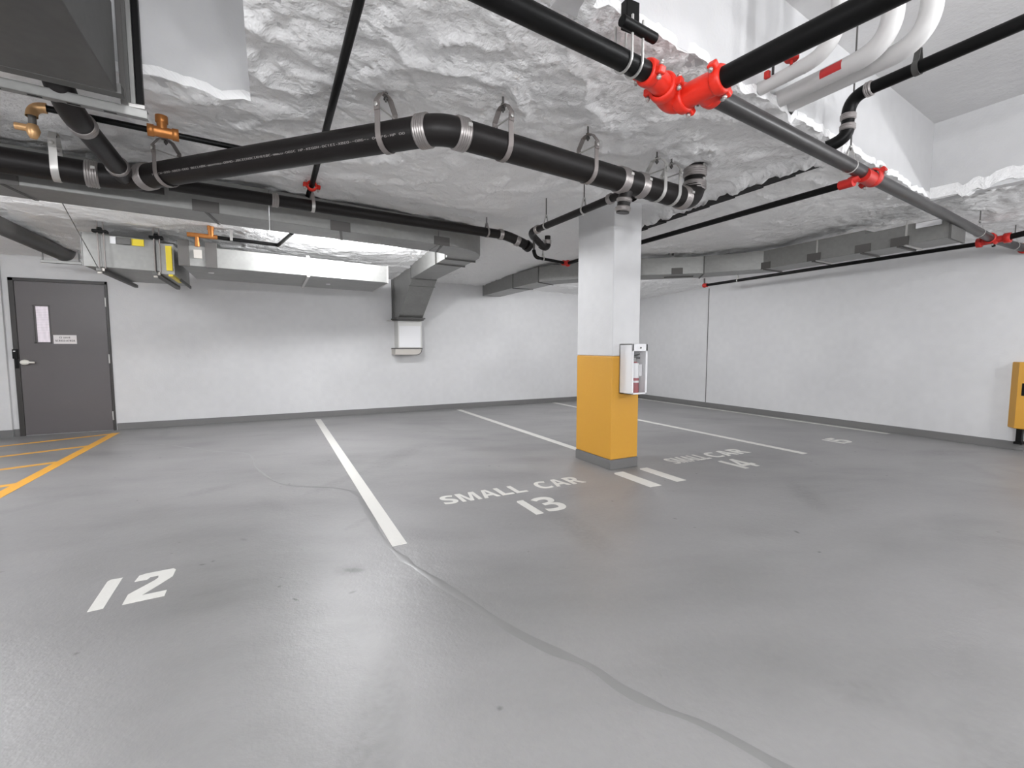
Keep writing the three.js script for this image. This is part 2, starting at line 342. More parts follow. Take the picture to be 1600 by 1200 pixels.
{
  const t = thing('hatched_marking', 'orange yellow hatched no parking marking on the floor in front of the door', 'floor marking');
  part('border_line', flat([[-2.05, -8.43], [-1.955, -8.43], [-1.995, -4.3], [-2.095, -4.3]]), M.yellowPaint, t);
  for (const [x0, z0, x1, z1] of [[-4.2, -7.44, -2.0, -8.42], [-4.2, -6.58, -2.0, -7.53], [-4.2, -5.79, -2.0, -6.62], [-4.2, -4.9, -2.0, -5.73]])
    part('stripe', flat([[x0, z0], [x1, z1], [x1, z1 + .095], [x0, z0 + .095]], .0014), M.yellowPaint, t);
}

// ------------------------------------------------------------------ pillar and cabinet
{
  const x0 = 2.955, x1 = 3.30, z0 = -4.2, z1 = -3.61;
  const t = thing('pillar', 'square white concrete pillar with a yellow lower half', 'pillar');
  part('shaft', worldUV(box(x0, x1, 1.13, 2.66, z0, z1, .012)), M.wall, t, 'white upper shaft');
  part('yellow_band', worldUV(box(x0 - .0015, x1 + .0015, .1, 1.131, z0 - .0015, z1 + .0015, .012)), M.yellow, t, 'yellow painted lower half');
  part('base_band', worldUV(box(x0 - .004, x1 + .004, 0, .1, z0 - .004, z1 + .004, .006)), M.base, t, 'grey painted foot');
}
{
  const x0 = 3.046, x1 = 3.235, y0 = .765, y1 = 1.248, zb = -3.608, zf = -3.435, th = .007;
  const t = thing('extinguisher_cabinet', 'white metal fire extinguisher cabinet on the front of the pillar', 'cabinet');
  const inn = std(L3(.30, .30, .305), .6);
  part('case', [box(x0, x1, y0, y1, zb, zb + th), box(x0, x0 + th, y0, y1, zb, zf), box(x1 - th, x1, y0, y1, zb, zf), box(x0, x1, y1 - th, y1, zb, zf), box(x0, x1, y0, y0 + th, zb, zf)], M.white, t);
  part('back_panel', box(x0 + th, x1 - th, y0 + th, y1 - th, zb + th, zb + th + .002), inn, t);
  const d = part('door', [box(x0, x0 + .018, y0, y1, zf, zf + .012, .003), box(x1 - .022, x1, y0, y1, zf, zf + .012, .003), box(x0, x1, y1 - .068, y1, zf, zf + .012, .003), box(x0, x1, y0, y0 + .016, zf, zf + .012, .003)], M.white, t);
  part('window', box(x0 + .015, x1 - .02, y0 + .012, y1 - .064, zf + .004, zf + .007), M.glass, d);
  part('lock', place(new THREE.CylinderGeometry(.008, .008, .008, 16), V(3.145, y1 - .036, zf + .014), DZ), M.plate, d);
  const e = thing('fire_extinguisher', 'red fire extinguisher with a white label inside the cabinet', 'fire extinguisher');
  const ex = 3.165, ez = -3.525;
  part('cylinder', ring(V(ex, y0 + .008, ez), UP, [[.001, 0], [.04, 0], [.044, .006], [.044, .25], [.034, .29], [.016, .305], [.001, .306]]), std(L3(.33, .06, .07), .4), e);
  part('label', ring(V(ex, y0 + .008, ez), UP, [[.0448, .10], [.0448, .12]]), M.white, e);
  part('inspection_tag', [ring(V(ex, y0 + .008, ez), UP, [[.0452, .145], [.0452, .25], [.037, .29]]), box(ex + .012, ex + .05, y0 + .17, y0 + .285, ez + .046, ez + .048)], M.white, e, 'white paper inspection tag');
  part('valve', [box(ex - .01, ex + .01, y0 + .31, y0 + .35, ez - .01, ez + .01, .004)], M.zinc, e);
  part('handle', [place(box(-.008, .008, -.06, .06, -.004, .004, .003), V(ex + .02, y0 + .375, ez), V(1, .25, 0)), place(box(-.008, .008, -.05, .05, -.004, .004, .003), V(ex + .02, y0 + .35, ez), V(1, -.05, 0))], M.dark, e);
  part('hose', new THREE.TubeGeometry(new THREE.CatmullRomCurve3([V(ex - .01, y0 + .33, ez), V(ex - .045, y0 + .32, ez + .02), V(ex - .052, y0 + .2, ez + .02), V(ex - .05, y0 + .1, ez + .02)]), 16, .007, 8), M.rubber, e);
  const h = thing('small_black_bar', 'small black bar shaped bumper on the pillar side below the cabinet', 'bumper');
  part('bumper', box(3.30, 3.32, .70, .80, -3.66, -3.62, .006), M.rubber, h);  // small dark bar of unclear purpose
}

// ------------------------------------------------------------------ door
{
  const t = new THREE.Group(); t.name = 'door_1'; t.userData = { kind: 'structure', label: 'dark grey steel exit door with a narrow window at the far left' }; scene.add(t);
  const x0 = -3.088, x1 = -2.055, zf = ZW + .012;
  part('door_frame', [box(x0, x0 + .055, 0, 2.15, ZW, zf + .012, .004), box(x1 - .03, x1, 0, 2.15, ZW, zf + .012, .004), box(x0, x1, 2.105, 2.15, ZW, zf + .012, .004)], M.doorFrame, t);
  const s = new THREE.Shape([[x0 + .058, .008], [x1 - .033, .008], [x1 - .033, 2.102], [x0 + .058, 2.102]].map(p => new THREE.Vector2(...p)));
  s.holes.push(new THREE.Path([[-2.836, 1.285], [-2.705, 1.285], [-2.705, 1.775], [-2.836, 1.775]].map(p => new THREE.Vector2(...p))));
  const dg = new THREE.ExtrudeGeometry(s, { depth: .014, bevelEnabled: false }); dg.translate(0, 0, ZW + .001);
  const leaf = part('door_leaf', worldUV(dg), M.doorGrey, t);
  part('window_dark_strip', box(-2.858, -2.846, 1.275, 1.785, zf + .009, zf + .0115), M.doorFrame, leaf);  // thin raised dark strip drawn for the dark line left of the glass
  part('window_frame', [box(-2.868, -2.836, 1.27, 1.79, ZW + .01, zf + .01, .003), box(-2.705, -2.692, 1.27, 1.79, ZW + .01, zf + .01, .003), box(-2.868, -2.692, 1.775, 1.79, ZW + .01, zf + .01, .003), box(-2.868, -2.692, 1.27, 1.285, ZW + .01, zf + .01, .003)], M.doorGrey, leaf);
  const pane = dataTex(64, 256, (u, v) => { const k = 226 + 16 * (tvn(u, v, 8) - .5) + ((v * 22) % 1 < .18 ? -26 : 0); return [k, k * .97, k]; }, true);
  part('window_pane', box(-2.836, -2.705, 1.285, 1.775, ZW + .003, ZW + .008), new THREE.MeshStandardMaterial({ map: pane, roughness: .15, emissive: 0xfff6fa, emissiveMap: pane, emissiveIntensity: .18 }), leaf, 'wired glass pane with a faint built-in glow');  // no lamp here; faint emission makes the glass look lit
  const c = document.createElement('canvas'); c.width = 512; c.height = 256; const k = c.getContext('2d');
  k.fillStyle = '#e4dfdf'; k.fillRect(0, 0, 512, 256); k.fillStyle = '#4a4646'; k.textAlign = 'center';
  k.font = 'bold 66px sans-serif'; k.fillText('CI UAVE', 250, 96); k.font = 'bold 76px sans-serif'; k.fillText('M.RRXS-ATROA', 256, 190, 440);
  const ct = new THREE.CanvasTexture(c); ct.colorSpace = THREE.SRGBColorSpace;
  const sg = box(-2.672, -2.428, 1.262, 1.385, ZW + .014, ZW + .019);
  part('door_sign', sg, [M.white, M.white, M.white, M.white, new THREE.MeshStandardMaterial({ map: ct, roughness: .5 }), M.white], leaf, 'small white plate with two lines of dark lettering');
  const hx = -2.975, hy = 1.012;
  const hd = part('handle', [ring(V(hx, hy, ZW + .015), DZ, [[.034, 0], [.034, .012], [.02, .016], [.014, .03], [.014, .055], [.001, .056]]), tube(V(hx, hy, ZW + .062), V(hx + .105, hy - .004, ZW + .062), .015, 16, .013), new THREE.SphereGeometry(.036, 20, 14).scale(1.4, 1, .7).translate(hx + .006, hy, ZW + .062)], std(L3(.78, .76, .70), .35), leaf, 'white lever handle');
  part('strike_box', [box(x0 - .004, x0 + .05, 1.06, 1.19, ZW + .014, ZW + .05, .006), box(x0 + .01, x0 + .048, .93, 1.06, ZW + .014, ZW + .03, .004)], M.black, t, 'black electric strike on the frame');
  part('strike_light', box(x0 + .01, x0 + .03, 1.155, 1.17, ZW + .049, ZW + .052), M.white, t);
  for (const y of [1.86, 1.05, .22]) part('hinge', tube(V(x1 - .028, y - .065, zf + .012), V(x1 - .028, y + .065, zf + .012), .009, 12), M.zinc, t);
}

// ------------------------------------------------------------------ hangers
function clevis(C, d, r, top, label, group, mat = M.strap, w = .032) {
  const t = thing('pipe_hanger', label, 'pipe hanger', group);
  const U = V(-d.z, 0, d.x), rr = r + .004, up = r + .075;
  const p = []; p.push([-rr, up]); for (let a = 0; a <= 180; a += 15) p.push([-rr * Math.cos(a * R), -rr * Math.sin(a * R)]); p.push([rr, up]);
  part('strap', ribbon(p, w, .005, C, U, d), mat, t);
  part('yoke', ribbon([[-rr - .005, r + .03], [-rr - .005, up + .005], [-.045, up + .06], [-.02, up + .068], [.02, up + .068], [.045, up + .06], [rr + .005, up + .005], [rr + .005, r + .03]], w, .005, C, U, d), mat, t);
  part('cross_bolt', [tube(V(C.x - U.x * (rr + .014), C.y + up - .02, C.z - U.z * (rr + .014)), V(C.x + U.x * (rr + .014), C.y + up - .02, C.z + U.z * (rr + .014)), .005, 10), ring(V(C.x + U.x * (rr + .008), C.y + up - .02, C.z + U.z * (rr + .008)), U, [[.001, 0], [.012, 0], [.012, .009], [.001, .009]], 6), ring(V(C.x - U.x * (rr + .017), C.y + up - .02, C.z - U.z * (rr + .017)), U, [[.001, 0], [.012, 0], [.012, .009], [.001, .009]], 6)], M.zinc, t);
  part('rod', tube(V(C.x, C.y + up + .035, C.z), V(C.x, Math.max(top, C.y + up + .08), C.z), .006, 10), M.plate, t);
  part('nut', [ring(V(C.x, C.y + up + .071, C.z), UP, [[.001, 0], [.013, 0], [.013, .01], [.001, .01]], 6), ring(V(C.x, C.y + up + .045, C.z), UP, [[.001, 0], [.013, 0], [.013, .012], [.001, .012]], 6)], M.plate, t);
  return t;
}
function ringHanger(C, d, r, top, label, group, mat = M.zinc, w = .018, neck = .06, th = .004) {
  const t = thing('ring_hanger', label, 'pipe hanger', group), U = V(-d.z, 0, d.x), rr = r + .004, p = [[-.006, r + neck]];
  for (let a = 125; a <= 415; a += 12) p.push([rr * Math.cos(a * R), rr * Math.sin(a * R)]);
  p.push([.006, r + neck]);
  part('ring', ribbon(p, w, th, C, U, d), mat, t);
  part('rod', tube(V(C.x, C.y + r + neck - .02, C.z), V(C.x, top, C.z), .005, 10), M.plate, t);
  part('nut', ring(V(C.x, C.y + r + neck - .006, C.z), UP, [[.001, 0], [.011, 0], [.011, .014], [.001, .014]], 6), mat, t);
  return t;
}
const ct = (x, z) => yc(x, z) + .03;

// ------------------------------------------------------------------ big black drain line
const B = V(.853, 2.385, -2.487), dL = V(-.6947, 0, -.7193).normalize();
const W = V(-.846, 2.392, -4.25), rF = .08;
{
  const t = thing('drain_pipe', 'big black cast iron drain pipe bending across the middle of the ceiling', 'pipe');
  const K = V(3.06, 2.385, B.z - .1228 * (3.06 - .853));
  const WL = along(W, D, -2.4);
  part('pipe_section', tube(along(B, D, .09), along(B, D, 1.41), rF, 36), M.iron, t);
  part('pipe_section', tube(along(B, D, 1.56), along(K, D, -.13), rF, 36), M.iron, t);
  part('pipe_section', tube(along(B, dL, .09), along(W, dL, -.16), rF, 36), M.iron, t);
  part('pipe_section', tube(along(W, D, -.16), WL, rF, 36), M.iron, t);
  part('bend', elbow(along(B, dL, .095), B, along(B, D, .095), rF, 20, 36), M.ironFit, t);
  part('wye', [elbow(along(W, dL, -.17), W, along(W, D, -.17), rF, 20, 36), tube(along(W, D, .2), along(W, D, -.08), .07, 28), tube(along(W, DZ, .24), W, .06, 24)], M.ironFit, t);
  part('branch_fitting', [tube(along(B, D, 1.40), along(B, D, 1.57), rF + .002, 36), tube(along(B, D, 1.45).add(V(0, -.03, 0)), along(B, D, 1.43).add(V(0, -.115, -.01)), .045, 24)], M.ironFit, t);
  part('end_elbow', elbow(along(K, D, -.15), K, K.clone().add(V(0, .15, 0)), rF + .002, 18, 36), M.ironFit, t);
  part('riser', tube(K.clone().add(V(0, .13, 0)), K.clone().add(V(0, .29, 0)), rF, 32), M.iron, t);
  const cps = [[along(B, dL, .10), dL, 5], [along(B, D, .115), D, 5], [along(B, D, 1.385), D, 5], [along(B, D, 1.575), D, 5], [along(K, D, -.155), D, 4], [K.clone().add(V(0, .115, 0)), UP, 4], [K.clone().add(V(0, .22, 0)), UP, 4], [along(W, dL, -.19), dL, 5], [along(W, D, -.19), D, 5]];
  for (const [c, d, n] of cps) {
    const cp = part('coupling', band(c, d, rF, .072, n), M.stainless, t);
    const U = V(-d.z, 0, d.x); if (d === UP) U.set(0, 0, 1);
    part('clamp_screw', [box(-.012, .012, -.009, .009, -.006, .006, .002).translate(c.x + U.x * (rF + .011) + d.x * .014, c.y + .02 + d.y * .014, c.z + U.z * (rF + .011) + d.z * .014)], M.zinc, cp);
  }
  // cleanout stub hanging from the branch fitting
  const s0 = along(B, D, 1.43).add(V(0, -.115, -.01)), sd = V(-.06, -1, -.1).normalize();
  part('stub_coupling', [band(along(s0, sd, .012), sd, .046, .03, 2), band(along(s0, sd, .072), sd, .046, .036, 2)], M.stainless, t);
  part('stub', tube(s0, along(s0, sd, .10), .0455, 24), M.ironFit, t);
  // printed lettering along the pipe
  const c = document.createElement('canvas'); c.width = 2048; c.height = 64; const k = c.getContext('2d');
  k.clearRect(0, 0, 2048, 64); k.fillStyle = '#ffffff'; k.font = '40px monospace';
  k.fillText('FBOCH~OOO-XBEO-OOO BECLHBK-wennou-OOHO-JBCECHOCIKHEEBC-wwuu-OOSC HP-KEGOH-OC1EI-XBEO-~OBG~- OCLFG-HP OO', 6, 48, 2036);
  const tx = new THREE.CanvasTexture(c);
  const am = new THREE.MeshStandardMaterial({ color: 0x8f8a88, alphaMap: tx, transparent: true, roughness: .6 });
  const kA = along(B, dL, .17), kB = along(W, dL, -.34), LL = kA.distanceTo(kB);
  // strip of the pipe's own surface, facing the viewer's side and downwards
  const U = V(-dL.z, 0, dL.x); if (U.z < 0) U.negate();
  const pos = [], uv = [], nor = [], idx = [], n = 6, a0 = -14 * R, a1 = 4 * R;
  for (let i = 0; i <= n; i++) { const a = a0 + (a1 - a0) * i / n - .28; const nx = U.x * Math.cos(a), ny = Math.sin(a), nz = U.z * Math.cos(a); for (const [P, u] of [[kB, 0], [kA, 1]]) { pos.push(P.x + nx * (rF + .0012), P.y + ny * (rF + .0012), P.z + nz * (rF + .0012)); nor.push(nx, ny, nz); uv.push(u, i / n); } }
  for (let i = 0; i < n; i++) idx.push(i * 2, i * 2 + 1, i * 2 + 2, i * 2 + 1, i * 2 + 3, i * 2 + 2);
  const g = new THREE.BufferGeometry(); g.setAttribute('position', new THREE.Float32BufferAttribute(pos, 3)); g.setAttribute('normal', new THREE.Float32BufferAttribute(nor, 3)); g.setAttribute('uv', new THREE.Float32BufferAttribute(uv, 2)); g.setIndex(idx);
  part('printed_lettering', g, am, t, 'row of small pale printed lettering');
  const HG = 'clevis hangers of the big drain pipe';
  clevis(V(.618, 2.385, -2.73), dL, rF, 2.70, 'flat strap hanger left of the bend of the big drain pipe', HG);
  clevis(V(1.246, 2.385, -2.535), D, rF, 2.70, 'flat strap hanger right of the bend of the big drain pipe', HG);
  clevis(V(1.909, 2.385, -2.617), D, rF, 2.68, 'flat strap hanger midway between the bend and the pillar', HG);
  clevis(along(B, D, 1.76), D, rF, 2.68, 'bright strap hanger near the elbow of the big drain pipe, left of a pair', HG, M.zinc);
  clevis(along(B, D, 1.93), D, rF, 2.68, 'bright strap hanger closest to the elbow of the big drain pipe', HG, M.zinc);
  clevis(V(-.576, 2.385, -3.966), dL, rF, 2.63, 'flat strap hanger right of the wye of the big drain pipe', HG);
  clevis(V(-1.21, 2.392, W.z + .1228 * .364), D, rF, 2.60, 'wide strap hanger on the big drain pipe at the far left', HG, M.zinc, .04);
}
// smaller black drain running on from the wye in front of the duct
{
  const t = thing('drain_pipe', 'black drain pipe running in front of the big grey duct', 'pipe');
  const a = V(-.62, 2.405, W.z - .1228 * .226), b = V(2.27, 2.425, -4.35 - .1228 * 2.27), r = .047;
  part('pipe_section', tube(a, b, r), M.iron, t);
  const e = V(2.55, 2.345, -4.62);
  part('offset_bend', [elbow(along(b, D, -.02), along(b, D, .08), e, r + .004, 10), tube(e, e.clone().add(V(.05, -.018, -.02)), r + .012, 24)], M.ironFit, t);
  for (const [c, d] of [[V(.075, 2.41, -4.36), D], [along(b, D, -.03), D], [b.clone().lerp(e, .62), e.clone().sub(b).normalize()]]) part('coupling', band(c, d, r, .05, 3), M.stainless, t);
  ringHanger(V(.36, 2.412, -4.394), D, r, 2.6, 'pale strap hanger on the drain in front of the big grey duct', 'hangers of the drain in front of the duct', M.zinc, .026);
  ringHanger(V(2.07, 2.424, -4.604), D, r, 2.58, 'thin ring hanger near the right end of the drain before the duct', 'hangers of the drain in front of the duct', M.stainless, .02, .045);
}
// black branch coming forward into the wye
{
  const t = thing('drain_branch', 'black drain branch dropping from the hatch into the wye', 'pipe');
  const x = -.85, r = .056, a = V(x, 2.40, W.z + .22), b = V(x, 2.40, -3.3);
  part('pipe_section', tube(a, b, r), M.iron, t);
  part('elbow', [elbow(b, V(x, 2.40, -3.08), V(x - .03, 2.60, -3.06), r + .003)], M.ironFit, t);
  for (const z of [a.z + .02, -3.36]) part('coupling', band(V(x, 2.40, z), DZ, r, .055, 3), M.stainless, t);
  part('riser', tube(V(x - .03, 2.58, -3.06), V(x - .03, 2.8, -3.06), r), M.iron, t);
}
// small drain from the stub along the ceiling to the offset
{
  const t = thing('drain_branch', 'thin black drain running left of the pillar under the ceiling', 'pipe');
  const r = .03, a = V(2.375, 2.358, -2.86), b = V(2.345, 2.358, -4.06);
  part('pipe_section', tube(a, b, r), M.iron, t);
  part('elbow', elbow(a, V(2.385, 2.352, -2.74), V(2.41, 2.30, -2.71), r + .002), M.ironFit, t);
  part('elbow', elbow(b, V(2.342, 2.355, -4.16), V(2.42, 2.335, -4.22), r + .006), M.ironFit, t);
  const c0 = V(2.42, 2.335, -4.22), c1 = V(2.56, 2.262, -4.27), c2 = V(2.60, 2.30, -4.28);
  part('trap', [tube(c0, c1, r + .004), elbow(along(c1, V(-.87, .45, -.2).normalize(), .03), c1.clone().add(V(.04, -.03, 0)), V(2.625, 2.29, -4.285), r + .004), tube(V(2.625, 2.28, -4.285), V(2.625, 2.38, -4.285), r)], M.ironFit, t);
  for (const [c, d] of [[V(2.372, 2.358, -2.95), DZ], [V(2.346, 2.358, -4.02), DZ], [V(2.625, 2.318, -4.285), UP]]) part('coupling', band(c, d, r + .001, .045, 3), M.stainless, t);
  ringHanger(V(2.362, 2.358, -3.28), DZ, r, ct(2.36, -3.28), 'thin ring hanger on the thin drain near the cleanout stub', 'ring hangers of the thin drain');
  ringHanger(V(2.348, 2.358, -3.86), DZ, r, ct(2.35, -3.86), 'thin ring hanger on the thin drain at its far end', 'ring hangers of the thin drain');
}

// ------------------------------------------------------------------ grooved sprinkler pipework
function grooved(C, d, r, parent, mat = M.red, ang = 0, len = .05) { // red two-part coupling with two bolts
  const c = part('coupling', ring(C, d, [[r, -len / 2], [r + .009, -len / 2], [r + .016, -len * .3], [r + .016, len * .3], [r + .009, len / 2], [r, len / 2]]), mat, parent);
  const q = new THREE.Quaternion().setFromUnitVectors(UP, d), ex = V(1, 0, 0).applyQuaternion(q), ez = V(0, 0, 1).applyQuaternion(q);
  for (const s of [0, Math.PI]) {
    const u = ex.clone().multiplyScalar(Math.cos(ang + s)).addScaledVector(ez, Math.sin(ang + s)), w = ex.clone().multiplyScalar(-Math.sin(ang + s)).addScaledVector(ez, Math.cos(ang + s));
    const P = along(C, u, r + .024);
    const m4 = new THREE.Matrix4().makeBasis(u, w, u.clone().cross(w)); m4.setPosition(P);
    const ear = new RoundedBoxGeometry(.034, .034, len * .8, 2, .008).applyMatrix4(m4);
    part('ear', ear, mat, c);
    part('bolt', [tube(along(P, w, -.036), along(P, w, .040), .006, 10), ring(along(P, w, -.034), w, [[.001, 0], [.011, 0], [.011, .012], [.001, .012]], 6), ring(along(P, w, .020), w, [[.001, 0], [.011, 0], [.011, .012], [.001, .012]], 6)], M.zinc, c);
  }
  return c;
}
const mz = x => -1.615 - .1228 * (x - 2), rM = .042;
const E0 = V(1.70, 2.41, -1.655);
{
  const t = thing('sprinkler_main', 'dark grey sprinkler main with red fittings crossing the upper right', 'pipe');
  const T = V(1.872, 2.40, -1.565);
  // near branch from the left, elbow, tee, header towards the viewer
  const nz = x => -1.722 - .1228 * (x - 2);
  const nEnd = V(1.53, 2.436, nz(1.53));
  part('pipe_section', tube(V(.6, 2.436, nz(.6)), nEnd, rM, 32), M.black, t);
  const e1 = V(1.80, 2.40, -1.80), e2 = V(1.797, 2.405, -1.70);
  part('elbow', [tube(nEnd, V(1.66, 2.427, -1.70), rM + .008, 32), elbow(V(1.655, 2.427, -1.699), e1, e2, rM + .012, 22, 32)], M.red, t, 'red grooved elbow');
  const hd = V(.13, 0, .99).normalize();
  part('tee', [tube(along(e2, hd, -.03), along(e2, hd, .185), rM + .012, 32), tube(along(e2, hd, .09), along(along(e2, hd, .09), D, .085), rM + .012, 32)], M.red, t, 'red grooved tee');
  grooved(along(nEnd, D, .012), D, rM, t, M.red, 1.2);
  grooved(V(1.672, 2.425, -1.707), V(.93, -.06, -.36).normalize(), rM + .010, t, M.red, 1.2);
  grooved(along(e2, hd, -.005), hd, rM + .010, t, M.red, .5);
  grooved(along(e2, hd, .185), hd, rM + .004, t, M.red, .5);
  const T0 = along(along(e2, hd, .09), D, .085);
  grooved(T0, D, rM, t, M.red, 1.2);
  const H0 = along(e2, hd, .18);
  part('header', tube(H0, along(H0, hd, 1.9), rM + .004, 32), M.black, t);
  // long grey run
  const mEnd = V(6.95, 2.39, mz(6.95));
  part('pipe_section', tube(along(T0, D, .01), mEnd, rM, 32), M.steel, t);
  const tp = V(3.555, 2.39, mz(3.555));
  grooved(along(tp, D, .2), D, rM + .004, t, M.darkRed, 2.0, .05);
  part('outlet', [tube(along(tp, D, .04).add(V(0, -.012, -.004)), along(tp, D, .19).add(V(0, -.012, -.004)), rM + .006, 24), tube(tp.clone().add(V(0, -.03, -.01)), V(3.54, 2.338, mz(3.55) - .06), .028, 20), tube(V(3.537, 2.33, mz(3.55) - .03), V(3.537, 2.33, mz(3.55) - .12), .03, 20)], M.darkRed, t, 'dark red outlet fitting');
  const tq = V(6.93, 2.385, mz(6.93));
  grooved(tq, D, rM, t, M.darkRed, .6, .07);
  part('cross', [tube(V(6.94, 2.355, tq.z - .10), V(6.96, 2.37, tq.z + .14), .036, 24), ring(V(6.94, 2.355, tq.z - .085), DZ, [[.03, -.02], [.05, -.02], [.05, .02], [.03, .02]]), ring(V(6.96, 2.368, tq.z + .13), DZ, [[.03, -.025], [.052, -.025], [.052, .025], [.03, .025]])], M.darkRed, t, 'dark red cross fitting');
  part('stub', tube(V(6.96, 2.37, tq.z + .1), V(6.98, 2.47, tq.z + .9), .03, 20), M.black, t);
  part('pipe_section', tube(along(mEnd, D, .03), V(XW, 2.335, -2.16), rM, 32), M.steel, t);
  grooved(V(7.70, 2.342, -2.166), V(.99, -.05, .06).normalize(), rM, t, M.darkRed, .8);
  part('drain_plug', tube(V(6.98, 2.30, tq.z + .02), V(6.96, 2.35, tq.z + .02), .016, 14), M.black, t);
  const HG = 'ring hangers of the sprinkler main';
  ringHanger(V(3.381, 2.39, mz(3.381)), D, rM, TOP, 'wire loop hanger on the grey main in front of the white opening', HG, M.zinc, .007, .075);
  ringHanger(V(6.5, 2.39, mz(6.5)), D, rM, ct(6.5, -2.2), 'wire loop hanger on the grey main near the right wall', HG, M.zinc, .007, .07);
  ringHanger(V(7.45, 2.35, -2.18), V(.99, 0, .06).normalize(), rM, ct(7.4, -2.2), 'thin bright ring hanger on the last stretch of main before the right wall', HG, M.zinc, .007, .06);
  const ht = thing('trapeze_hanger', 'pair of bright rod loops around the black pipe left of the red elbow', 'pipe hanger');
  for (const s of [-.03, .035]) {
    const C = V(1.41 + s, 2.436, nz(1.41 + s)), U = V(-D.z, 0, D.x), p = [[-rM - .006, .16]];
    for (let a = 180; a <= 360; a += 12) p.push([(rM + .006) * Math.cos(a * R), (rM + .006) * Math.sin(a * R)]);
    p.push([rM + .006, .16]);
    part('loop', ribbon(p, .008, .008, C, U, D), M.zinc, ht);
  }
  part('clamp', [tube(V(1.32, 2.545, nz(1.3) + .05), V(1.52, 2.545, nz(1.5) + .05), .022, 20), box(1.38, 1.45, 2.57, 2.68, nz(1.4) - .02, nz(1.4) + .02, .004)], M.black, ht);
}
{
  const t = thing('sprinkler_branch', 'thin black sprinkler pipe running from the main behind the pillar', 'pipe');
  const r = .0235, a = V(3.537, 2.33, mz(3.55) - .08), b = V(3.56, 2.33, -5.30);
  part('pipe_section', tube(a, b, r, 20), M.black, t);
  part('red_fitting', [new THREE.SphereGeometry(.045, 18, 14).translate(b.x, b.y, b.z), tube(b, along(b, V(-.99, 0, .1).normalize(), .08), .034, 18)], M.darkRed, t, 'small red elbow fitting');
  const c = V(2.99, 2.33, -5.14);
  part('pipe_section', tube(along(b, V(-.97, 0, .2).normalize(), .05), c, .019, 18), M.black, t);
  part('elbow', elbow(along(c, V(1, 0, 0), .03), c.clone().add(V(-.03, 0, 0)), c.clone().add(V(-.04, .09, 0)), .023), M.black, t);
  part('riser', tube(c.clone().add(V(-.04, .06, 0)), c.clone().add(V(-.04, .26, 0)), .015, 12), M.plate, t);
  ringHanger(V(3.1, 2.33, -5.17), V(.97, 0, -.2).normalize(), .019, ct(3.1, -5.1), 'small ring hanger on the thin pipe left of the red elbow by the pillar', undefined, M.zinc, .016, .05);
}
{
  const t = thing('sprinkler_branch', 'thin black sprinkler pipe running along the top of the right wall', 'pipe');
  const a = V(6.94, 2.345, -2.30), b = V(7.03, 2.33, -6.04);
  part('pipe_section', tube(a, b, .024, 20), M.black, t);
  part('red_fitting', [new THREE.SphereGeometry(.042, 16, 12).translate(b.x, b.y, b.z), tube(b.clone().add(V(0, 0, .06)), b, .034, 16)], M.darkRed, t, 'small red end fitting');
  part('riser', tube(b, b.clone().add(V(-.01, .13, 0)), .014, 10), M.plate, t);
  ringHanger(V(7.015, 2.332, -5.35), DZ, .024, ct(7, -5.35), 'small ring hanger near the red end of the right wall pipe', undefined, M.zinc, .016, .05);
}
{
  const t = thing('sprinkler_pipe', 'black sprinkler pipe crossing above the big drain with a red coupling', 'pipe');
  const r = .0205, x = .352;
  part('pipe_section', tube(V(x, 2.553, .4), V(x, 2.553, -4.33), r, 20), M.black, t);
  const c = grooved(V(x, 2.55, -4.31), DZ, r + .006, t, M.red, .1, .045);
  part('drop', [elbow(V(x, 2.553, -4.31), V(x - .01, 2.553, -4.39), V(x - .03, 2.48, -4.38), .018)], M.black, t);
}
{
  const t = thing('sprinkler_pipe', 'thin black pipe with copper fittings along the left ceiling hatch', 'pipe');
  const r = .0168, z = x => -3.61 - .1228 * x, y = 2.5;
  part('pipe_section', tube(V(-1.06, y, z(-1.06)), V(.14, y, z(.14)), r, 18), M.black, t);
  const tp = V(-.53, y, z(-.53));
  const tee = part('copper_tee', [tube(along(tp, D, -.055), along(tp, D, .065), .03, 20), tube(tp, tp.clone().add(V(0, .09, 0)), .026, 20), ring(tp.clone().add(V(0, .075, 0)), UP, [[.02, -.02], [.032, -.02], [.032, .018], [.02, .018]]), ring(along(tp, D, -.055), D, [[.018, -.016], [.035, -.016], [.035, .016], [.018, .016]]), ring(along(tp, D, .065), D, [[.018, -.016], [.035, -.016], [.035, .016], [.018, .016]])], M.copper, t, 'copper tee fitting');
  const e = V(-1.085, y, z(-1.085));
  part('brass_elbow', [elbow(along(e, D, .06), e, e.clone().add(V(0, -.06, .005)), .026, 12, 18)], M.brass, t, 'copper coloured elbow');
  part('drop', tube(e.clone().add(V(0, -.05, 0)), e.clone().add(V(0, -.105, 0)), r, 14), M.plate, t);
  part('sprinkler_head', [ring(e.clone().add(V(0, -.15, 0)), UP, [[.001, -.02], [.014, -.02], [.022, -.005], [.03, .02], [.022, .05], [.001, .052]]), tube(e.clone().add(V(-.07, -.118, 0)), e.clone().add(V(0, -.12, 0)), .018, 12)], M.brass, t, 'brass sprinkler head');
}
